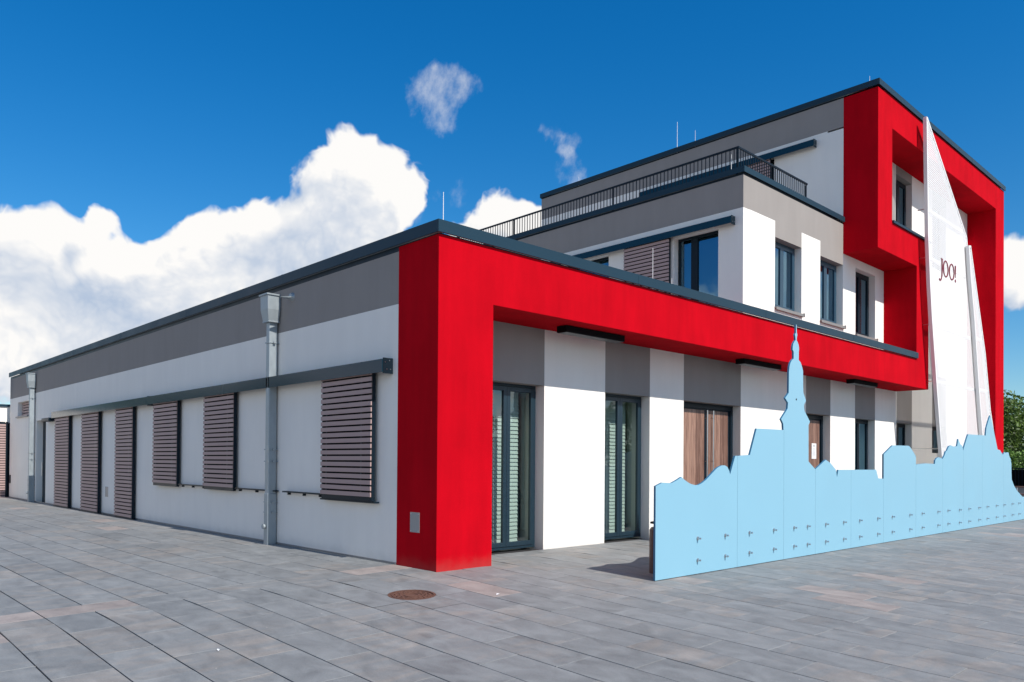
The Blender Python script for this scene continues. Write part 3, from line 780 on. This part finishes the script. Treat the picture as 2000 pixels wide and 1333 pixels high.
# -- terrace railing
RX, RY, RZ = X2+.33, D+.34, 9.90
rl = MB().box(RX-.02, RX+.02, RY-.02, 14.0, RZ-.05, RZ).box(RX+.02, 14.72, RY-.02, RY+.02, RZ-.05, RZ)
rl.box(RX-.015, RX+.015, RY-.015, 14.0, 9.24, 9.27).box(RX+.015, 14.70, RY-.015, RY+.015, 9.24, 9.27)
rl = rl.build('railing', DARK, B)
bm_ = MB().box(-.009, .009, -.009, .009, 0, RZ-.05-9.27).mesh('baluster', DARK)
yy = RY
while yy < 13.95: link('baluster', bm_, rl, (RX, yy, 9.27)); yy += .122
xx = RX+.122
while xx < 14.70: link('baluster', bm_, rl, (xx, RY, 9.27)); xx += .122
pm = MB().box(-.02, .02, -.02, .02, 0, RZ-.05-9.05).mesh('post', DARK)
for p in ((RX, RY), (14.70, RY), (RX, 5.5), (RX, 9.8), (RX, 13.98)): link('post', pm, rl, (p[0]+.001, p[1]+.03, 9.05))

# -- lightning rods
def rod(x, y, z0, z1, r=.009):
    MB().tube((x, y, z0), (x, y, z1), r, r*.55, n=6).box(x-.06, x+.06, y-.06, y+.06, z0-.02, z0+.03).build('lightning_rod', SAILM, B)
rod(.3, .28, Z1-.1, 5.84); rod(16.72, 7.3, Z3-.05, 14.2, .012); rod(16.6, 6.45, Z3, 13.6); rod(16.7, 12.1, Z3, 13.42); rod(16.72, .38, Z3, 13.42)
rod(7.0, 1.22, Z1-.1, 6.46); rod(10.95, 1.62, Z2, 9.78, .011); rod(25.0, .3, Z3, 13.5); rod(7.7, 1.2, Z1-.1, 5.9)

# ------------------------------------------------------------------ annex at the far left
A = thing('annex_building', 'low white annex with a tall brown shutter beyond the far end of the grey wall', 'building', (-6, 29.7, 0))
box('wall', (-12, .6, 29.72, 30.0, 3.16, 3.85), WHITE, A); box('wall', (-12, -2.0, 29.72, 30.0, -.6, 3.16), WHITE, A)
box('wall', (-12, -.02, 36, 36.3, -.6, 3.85), WHITE, A); box('wall', (-12, -11.7, 30, 36, -.6, 3.85), WHITE, A)
box('roof', (-12.1, .6, 29.66, 36.4, 3.852, 3.95), SLATE, A)
box('door', (-2.0, .6, 29.80, 29.86, -.3, 3.16), DARK, A)
sh = MB().box(-1.95, -1.89, 29.63, 29.70, -.12, 3.16).box(-.10, -.02, 29.63, 29.70, -.12, 3.2).box(-1.89, -.13, 29.63, 29.70, 3.10, 3.2).build('shutter', DARK, A)
ms = MB().box(0, 1.79, 0, .02, 0, .075).mesh('slat', SLATM)
for i in range(30): link('slat', ms, sh, (-1.90, 29.605, -.02+i*.105))

# ------------------------------------------------------------------ skyline screen
YB = -2.38; TH = .035
K = thing('skyline_screen', 'long sky blue board cut out as a town skyline with one tall tower', 'screen', (2.2, YB, gz(2, YB)))
P1 = [(2.203,1.31),(2.369,1.36),(2.602,1.35),(2.734,1.39),(2.867,1.44),(2.92,1.405),(2.977,1.38),(3.05,1.35),(3.115,1.33),(3.228,1.31),(3.324,1.31),(3.427,1.34),(3.542,1.39),(3.66,1.46),(3.778,1.53),(3.86,1.575),(3.928,1.6),(4.0,1.618),(4.07,1.62),(4.125,1.613),(4.176,1.59),(4.22,1.54),(4.259,1.47),(4.415,1.78),(4.489,1.78)]
P2 = [(4.493,1.78),(4.889,1.8),(5.111,2.26),(6.066,2.27)]
SPI = [(6.068,2.27),(6.056,2.38),(5.978,2.46),(6.221,2.66),(6.235,2.77),(6.126,2.85),(6.259,2.95),(6.265,3.33),(6.284,3.43),(6.305,3.48),(6.335,3.525),(6.385,3.57),(6.444,3.6),(6.443,3.73),(6.402,3.76),(6.408,3.82),(6.427,3.87),(6.472,3.92),(6.518,3.95),(6.507,4.01),(6.491,4.04),(6.503,4.07),(6.527,4.08),(6.53,4.24),(6.556,4.24),(6.563,4.09),(6.58,4.07),(6.585,4.05),(6.565,4.0),(6.56,3.95),(6.6,3.92),(6.631,3.88),(6.652,3.83),(6.658,3.78),(6.643,3.75),(6.644,3.59),(6.712,3.56),(6.754,3.51),(6.79,3.46),(6.817,3.40),(6.832,3.0),(6.944,2.85),(6.86,2.76),(6.877,2.66),(7.108,2.46),(7.049,2.39),(7.055,1.7),(7.345,1.55)]
P4 = [(7.349,1.555),(7.789,1.74),(8.006,1.67),(8.247,1.54),(8.295,1.39),(8.359,1.54),(8.961,1.54)]
P5 = [(8.965,1.54),(10.252,1.54),(10.371,1.35),(10.657,1.34)]
P6 = [(10.661,1.88),(11.173,2.09),(12.151,2.1),(12.26,2.06),(12.366,2.0),(12.49,1.93),(12.613,1.85)]
P7 = [(12.617,1.66),(12.951,1.68),(13.262,1.69),(13.907,1.68),(13.928,1.77),(14.05,1.83),(14.183,1.85),(14.475,1.81)]
P8 = [(14.479,1.81),(14.638,1.92),(14.70,2.0),(14.812,2.03),(14.87,2.09),(14.952,2.14),(15.107,2.17),(15.227,2.15),(15.409,2.14),(15.592,2.16),(15.678,2.35),(15.778,2.27),(15.85,2.22),(15.904,2.2),(15.993,2.18),(16.095,2.05),(16.107,2.07)]
P9 = [(16.111,2.09),(16.493,2.5),(17.776,2.51),(17.788,2.51)]
P10 = [(17.792,2.51),(18.063,2.51),(18.134,2.73),(18.30,2.92),(18.499,3.11),(18.649,2.97),(19.234,2.13),(19.5,2.11),(19.62,2.04),(19.771,1.98),(19.854,2.01)]
P11 = [(19.858,2.02),(19.96,2.06),(20.1,2.03),(20.2,2.06),(20.391,2.05),(20.44,1.97),(20.474,1.93),(20.60,1.86),(20.694,1.7),(20.70,1.45),(20.73,1.22),(20.987,1.02),(21.35,.85),(21.96,.65),(22.35,.64)]
for pts in (P1, P2, SPI, P4, P5, P6, P7, P8, P9, P10, P11):
    pl = list(pts)
    if pts is SPI: pl = [(6.090, 2.265)]+pl[0:]; pl[1] = (6.068, 2.275)
    x0, x1 = (6.090 if pts is SPI else pts[0][0]), pts[-1][0]
    if pts is P2: pl[-1] = (6.064, 2.268); x1 = 6.086; pl = pl+[(6.086, 2.268)]
    zb0, zb1 = gz(x0, YB)+.012, gz(x1, YB)+.012
    pl = pl+[(x1, zb1), (x0, zb0)]
    MB().prism(pl, YB, YB+TH, 0, 1).build('panel', [BOARDM, BOARDE], K)
BX = [3.304,4.111,4.879,5.721,6.479,7.018,7.79,8.61,9.389,10.335,11.154,12.223,13.023,14.123,14.87,15.774,16.559,17.442,18.201,19.099,19.876,20.757,21.519]
bm_ = MB().tube((0, 0, 0), (0, -.010, 0), .031, .029, n=12).tube((0, -.010, 0), (0, -.045, 0), .013, n=8).tube((0, -.045, 0), (0, -.062, 0), .019, .012, n=8).mesh('bolt', STEEL)
for x in BX:
    for z in (.135, .475): link('bolt', bm_, K, (x, YB-.001, z-(.015 if x > 15 else 0)))
MB().tube((6.552, YB-.004, 2.85), (6.552, YB+.001, 2.85), .018, n=10).build('bolt', BLACK, K)
for x in BX:   # galvanised angle supports behind the board
    MB().box(x-.03, x+.03, YB+TH, YB+TH+.05, -.09, .95).box(x-.03, x+.03, YB+TH+.05, YB+.50, -.09, -.05).tube((x, YB+TH+.05, .85), (x, YB+.48, -.05), .02).build('support', ZINC, K)
for x0, x1 in ((6.4, 6.5), (6.62, 6.7)): box('support', (x0, x1, YB+TH, YB+TH+.05, .95, 3.3), ZINC, K)

# brown litter bin half hidden behind the board end
bx, by = 2.93, -1.98
BN = thing('litter_bin', 'dark brown round topped bin half hidden behind the left end of the blue board', 'bin', (bx, by, gz(bx, by)))
z0 = gz(bx, by); o = MB().tube((bx, by, z0), (bx, by, .60), .20, n=24).tube((bx, by, .60), (bx, by, .64), .20, .17, n=24).build('body', BROWN, BN)
MB().tube((bx, by, .70), (bx, by, .725), .19, .185, n=24).tube((bx, by, .6), (bx, by, .7), .02, n=6).build('lid', BLACK, BN)
BN.location = (bx, by, z0)

# ------------------------------------------------------------------ perforated sails
YS = -.30
def inside(pts, x, z):
    c = False; n = len(pts)
    for i in range(n):
        (x0, z0), (x1, z1) = pts[i], pts[(i+1) % n]
        if (z0 > z) != (z1 > z) and x < (x1-x0)*(z-z0)/(z1-z0)+x0: c = not c
    return c
def inset(pts, d):
    n = len(pts); ar = sum(pts[i][0]*pts[(i+1) % n][1]-pts[(i+1) % n][0]*pts[i][1] for i in range(n)); s = 1 if ar > 0 else -1; out = []
    for i in range(n):
        p0, p1, p2 = Vector(pts[i-1]), Vector(pts[i]), Vector(pts[(i+1) % n])
        a = (p1-p0).normalized(); c = (p2-p1).normalized(); na = Vector((-a.y, a.x))*s; nc = Vector((-c.y, c.x))*s
        h = (na+nc); h = h/max(h.dot(na), .25); out.append(tuple(p1+h*d))
    return out
def sail(name, label, pts, bars, YS=YS):
    T = thing(name, label, 'sculpture', (sum(p[0] for p in pts[-2:])/2, YS, 0), 'white perforated metal sails before the tower')
    inn = inset(pts, .07); fr = MB(); n = len(pts)
    for i in range(n):
        j = (i+1) % n
        fr.poly([(pts[i][0], YS, pts[i][1]), (pts[j][0], YS, pts[j][1]), (inn[j][0], YS, inn[j][1]), (inn[i][0], YS, inn[i][1])])
        fr.poly([(pts[i][0], YS+.11, pts[i][1]), (inn[i][0], YS+.11, inn[i][1]), (inn[j][0], YS+.11, inn[j][1]), (pts[j][0], YS+.11, pts[j][1])])
        fr.poly([(pts[i][0], YS, pts[i][1]), (pts[i][0], YS+.11, pts[i][1]), (pts[j][0], YS+.11, pts[j][1]), (pts[j][0], YS, pts[j][1])])
        fr.poly([(inn[i][0], YS, inn[i][1]), (inn[j][0], YS, inn[j][1]), (inn[j][0], YS+.11, inn[j][1]), (inn[i][0], YS+.11, inn[i][1])])
    fr.build('frame', SAILM, T)
    # perforated sheet: triangular lattice of round (hexagonal) holes, real openings
    px, pz = .104/2, .060; rr = .0185; th = .003; v = []; f = []
    xs = [p[0] for p in pts]; zs = [p[1] for p in pts]; inn2 = inset(pts, .065)
    y0 = YS+.012; y1 = y0+th
    ys_ = (y0, y1); cell = {}
    hx = [(math.cos(math.pi/3*k), math.sin(math.pi/3*k)) for k in range(6)]
    R6 = pz/math.sqrt(3)
    i = 0; x = min(xs)
    while x < max(xs):
        z = min(zs)+(pz/2 if i % 2 else 0)
        while z < max(zs):
            if inside(inn2, x, z) :
                full = all(inside(inn2, x+c*R6*1.0, z+s*R6*1.0) for c, s in hx)
                k = len(v)
                for c, s in hx: v.append((x+c*R6, y0, z+s*R6))
                if full:
                    for c, s in hx: v.append((x+c*rr, y0, z+s*rr))
                    for c, s in hx: v.append((x+c*rr, y1, z+s*rr))
                    for a in range(6):
                        c_ = (a+1) % 6
                        f.append((k+a, k+c_, k+6+c_, k+6+a)); f.append((k+6+a, k+6+c_, k+12+c_, k+12+a))
                else: f.append(tuple(k+a for a in range(6)))
            z += pz
        x += px; i += 1
    me = bpy.data.meshes.new('perforated_sheet'); me.from_pydata(v, [], f); me.materials.append(SAILM); me.update()
    link('perforated_sheet', me, T)
    for z, zz in bars:
        cr = sorted([(p[0]+(q[0]-p[0])*(z-p[1])/(q[1]-p[1])) for p, q in zip(pts, pts[1:]+pts[:1]) if (p[1]-z)*(q[1]-z) < 0])
        if len(cr) >= 2:
            MB().box(cr[0]+.06, cr[-1]-.06, YS+.03, YS+.10, z-.05, z+.05).build('crossbar', SAILM, T)
            # brackets back to the building
            for x in (cr[0]+.03, cr[-1]-.03):
                MB().tube((x, YS+.10, z), (x, .02 if z > 4.3 else D, z), .014, n=6).build('bracket', STEEL, T)
    return T
S1 = [(19.50, 12.85), (19.60, 12.85), (23.56, 9.79), (23.98, 8.0), (24.55, 5.56), (25.32, 2.8), (26.02, 0.0), (21.50, 0.0), (21.02, 1.87), (20.50, 4.2), (20.03, 6.45), (19.86, 7.5), (19.67, 9.05)]
T1 = sail('perforated_sail', 'tall white perforated metal sail carrying the red word JOO!', S1, [(9.92, 0), (8.38, 0), (6.25, 0), (4.42, 0), (2.2, 0)])
S2 = [(23.31, 9.42), (23.54, 9.46), (25.26, 5.81), (25.9, 3.76), (26.69, 2.19), (27.55, 0.0), (25.62, 0.0), (24.91, 2.77), (24.48, 4.43), (23.93, 6.96), (23.52, 8.36)]
T2 = sail('perforated_sail', 'smaller white perforated metal sail to the right of the lettered one', S2, [(6.25, 0), (4.42, 0), (2.2, 0)], -.43)
# lettering JOO!
YL = YS-.004
def stroke(pl, name):
    mb = MB(); mb.prism(pl, YL, YL+.012); return mb.build(name, DKRED, T1)
stroke([(20.87,8.545),(21.06,8.545),(21.06,8.53),(21.03,8.515),(21.03,8.10),(21.015,7.97),(20.96,7.88),(20.90,7.80),(20.80,7.765),(20.72,7.79),(20.70,7.83),(20.74,7.855),(20.80,7.82),(20.86,7.84),(20.905,7.90),(20.93,8.0),(20.935,8.10),(20.93,8.515),(20.87,8.53)], 'letter')
def oval(cx_, cz_, a, c, t, t2):
    mb = MB(); n = 36
    for i in range(n):
        u0, u1 = 2*math.pi*i/n, 2*math.pi*(i+1)/n
        q = lambda u, k: (cx_+(a-(t if k else 0))*math.cos(u), cz_+(c-(t2 if k else 0))*math.sin(u))
        mb.prism([q(u0, 0), q(u1, 0), q(u1, 1), q(u0, 1)], YL, YL+.012)
    return mb.build('letter', DKRED, T1)
oval(21.345, 8.262, .265, .283, .085, .040); oval(21.945, 8.262, .275, .283, .085, .040)
stroke([(22.265, 8.54), (22.375, 8.54), (22.335, 8.12), (22.305, 8.12)], 'letter')
stroke([(22.32, 8.075), (22.385, 8.015), (22.32, 7.955), (22.255, 8.015)], 'letter')

# ------------------------------------------------------------------ planting and furniture to the right
def crown_mesh(seed, lumps, n, ls, name='crown'):
    rnd = random.Random(seed); v = []; f = []; tn = []
    tot = sum(l[3]*l[4]*l[5] for l in lumps)
    for (lx, ly, lz, ax, ay, az) in lumps:
        for _ in range(int(n*ax*ay*az/tot)):
            while True:
                d = Vector((rnd.uniform(-1, 1), rnd.uniform(-1, 1), rnd.uniform(-1, 1)))
                if .25 < d.length < 1 and rnd.random() < d.length**1.5: break
            p = Vector((lx+d.x*ax, ly+d.y*ay, lz+d.z*az)); s = ls*rnd.uniform(.6, 1.3)
            nn = (Vector((rnd.gauss(0, 1), rnd.gauss(0, 1), rnd.gauss(.5, 1)))+d*.8).normalized(); a = nn.orthogonal().normalized(); a.rotate(Matrix.Rotation(rnd.uniform(0, 6.28), 3, nn)); c = nn.cross(a)
            k = len(v)
            for q in (a*s, c*s*.55, -a*s, -c*s*.55): v.append(tuple(p+q))
            f.append((k, k+1, k+2, k+3)); tn.append(rnd.random())
    me = bpy.data.meshes.new(name); me.from_pydata(v, [], f)
    at = me.attributes.new('tone', 'FLOAT', 'FACE'); at.data.foreach_set('value', tn); me.update(); return me
def lumps(seed, h, w):
    rnd = random.Random(seed); L = [(0, 0, h*.62, w*.72, w*.72, h*.30)]
    for i in range(13):
        t = i*2.4; r_ = w*rnd.uniform(.35, .78); z = h*rnd.uniform(.34, .90); s = w*rnd.uniform(.26, .44)
        r_ *= (1.15-.6*abs(z/h-.55)*1.4)
        L.append((r_*math.cos(t), r_*math.sin(t), z, s, s, s*rnd.uniform(.7, 1.1)))
    return L
crowns = []
for sd in (1, 2, 3):
    me = crown_mesh(sd, lumps(sd, 6.6, 2.7), 9000, .11); me.materials.append(LEAF); crowns.append(me)
tr_m = MB().tube((0, 0, -.3), (0, 0, 2.4), .16, .12, n=10).tube((0, 0, 2.3), (.9, .3, 4.2), .09, .04).tube((0, 0, 2.2), (-.8, .5, 4.0), .09, .04).tube((0, 0, 2.3), (.1, -.9, 4.3), .08, .03).tube((0, 0, 2.4), (0, 0, 5.0), .10, .03)
trunk_me = tr_m.mesh('trunk', BARK)
def tree(x, y, s, k, label, group):
    z = max(gz(x, y), -1.2)
    t = thing('deciduous_tree', label, 'tree', (x, y, z), group)
    for nm, me in (('crown', crowns[k]), ('trunk', trunk_me)):
        o = bpy.data.objects.new(nm, me); COL.objects.link(o); o.parent = t
    t.scale = (s, s, s); t.rotation_euler = (0, 0, random.uniform(0, 6.28)); return t
G1 = 'green trees beyond the right edge of the building'
tree(43.4, 4.4, .96, 0, 'tall dense green tree touching the right red post of the tower', G1)
tree(48.5, 2.9, .86, 1, 'green tree at the right picture edge, behind the hedge', G1)
tree(52.5, 7.2, 1.0, 2, 'leafy tree standing behind the other two at the right edge', G1)
tree(44.0, -.6, .9, 2, 'green tree just outside the right picture edge', G1)
tree(60, 3.0, 1.1, 1, 'farthest green tree seen through the gap at the right edge', G1)
G2 = 'trees across the plaza mirrored in the window panes'
k = 0
for x, y, s in ((20, -46, 1.1), (27, -50, 1.3), (34, -44, 1.2), (41, -47, 1.35), (48, -42, 1.2), (56, -40, 1.3), (64, -36, 1.2), (-30, -20, 1.2), (-34, 4, 1.25), (-33, 16, 1.1), (-36, 30, 1.3), (-15, 34, 1.1), (-19, 42, 1.3), (-16, 50, 1.2), (-13, 58, 1.3)):  # the last trees listed are added to darken the rail cover's reflection
    tree(x, y, s, k % 3, 'unseen round green tree, there only for reflections in glass and rail cover', G2); k += 1
# hedge, fence, low wall, seats
h = thing('hedge', 'bright green leafy hedge under the trees at the right edge', 'hedge', (37.8, 2.2, 0))
me = crown_mesh(11, [(37.8, 5.4-i*.8, 1.9+.12*math.sin(i*2.1), .7, .6, .62) for i in range(11)], 6500, .075, 'foliage'); me.materials.append(HEDGEM); link('foliage', me, h)
MB().box(37.5, 38.1, -3.2, 5.6, .7, 1.5).build('planter', CONC, h)
fn = thing('metal_fence', 'dark upright bar fence in front of the hedge', 'fence', (36.4, 2, 0))
MB().box(36.38, 36.42, -3, 5.6, 1.50, 1.54).box(36.38, 36.42, -3, 5.6, .55, .59).build('rail', DARK, fn)
bmn = MB().box(-.012, .012, -.012, .012, 0, 1.1).mesh('bar', DARK)
for i in range(58): link('bar', bmn, fn, (36.4, -2.9+i*.145, .45))
bevel(box('backing', (36.6, 36.66, -3, 5.6, 0.05, 1.45), BLACK, fn), .01)
for i, (xx, lab) in enumerate(((33.6, 'nearer'), (35.0, 'farther'))):
    bt = thing('bench', 'reddish plank bench on concrete, %s of two by the fence' % lab, 'bench', (xx, 1.6, 0), 'plank benches by the fence')
    box('base', (xx, xx+.45, -2.2, 4.4, -.2, .32+.30*i), CONC, bt)
    for j in range(3): box('plank', (xx-.04+j*.18, xx+.12+j*.18, -2.3, 4.5, .33+.30*i, .38+.30*i), BENCHW, bt)
tb = thing('garden_table', 'small round dark table on one leg beside the benches', 'table', (32.3, 1.7, 0))
MB().tube((32.3, 1.7, .72), (32.3, 1.7, .76), .42, n=20).build('table_top', BROWN, tb); MB().tube((32.3, 1.7, -.05), (32.3, 1.7, .72), .05, n=8).tube((32.3, 1.7, -.05), (32.3, 1.7, 0.0), .25, n=12).build('leg', BROWN, tb)

# scraps on the slabs
for x, y, a, lab in ((-.35, -1.75, .4, 'small white paper scrap lying by the foot of the red pillar'), (-4.1, -1.9, 1.2, 'thin white scrap on the slabs in the left foreground')):
    z = gz(x, y)+.004; ca, sa = math.cos(a), math.sin(a)
    me = MB().poly([(x+.05*ca, y+.05*sa, z), (x-.012*sa, y+.02*ca, z+.008), (x-.05*ca, y-.05*sa, z), (x+.015*sa, y-.02*ca, z+.004)]).mesh('litter', PAPER)
    tag(link('litter', me), lab, 'litter')
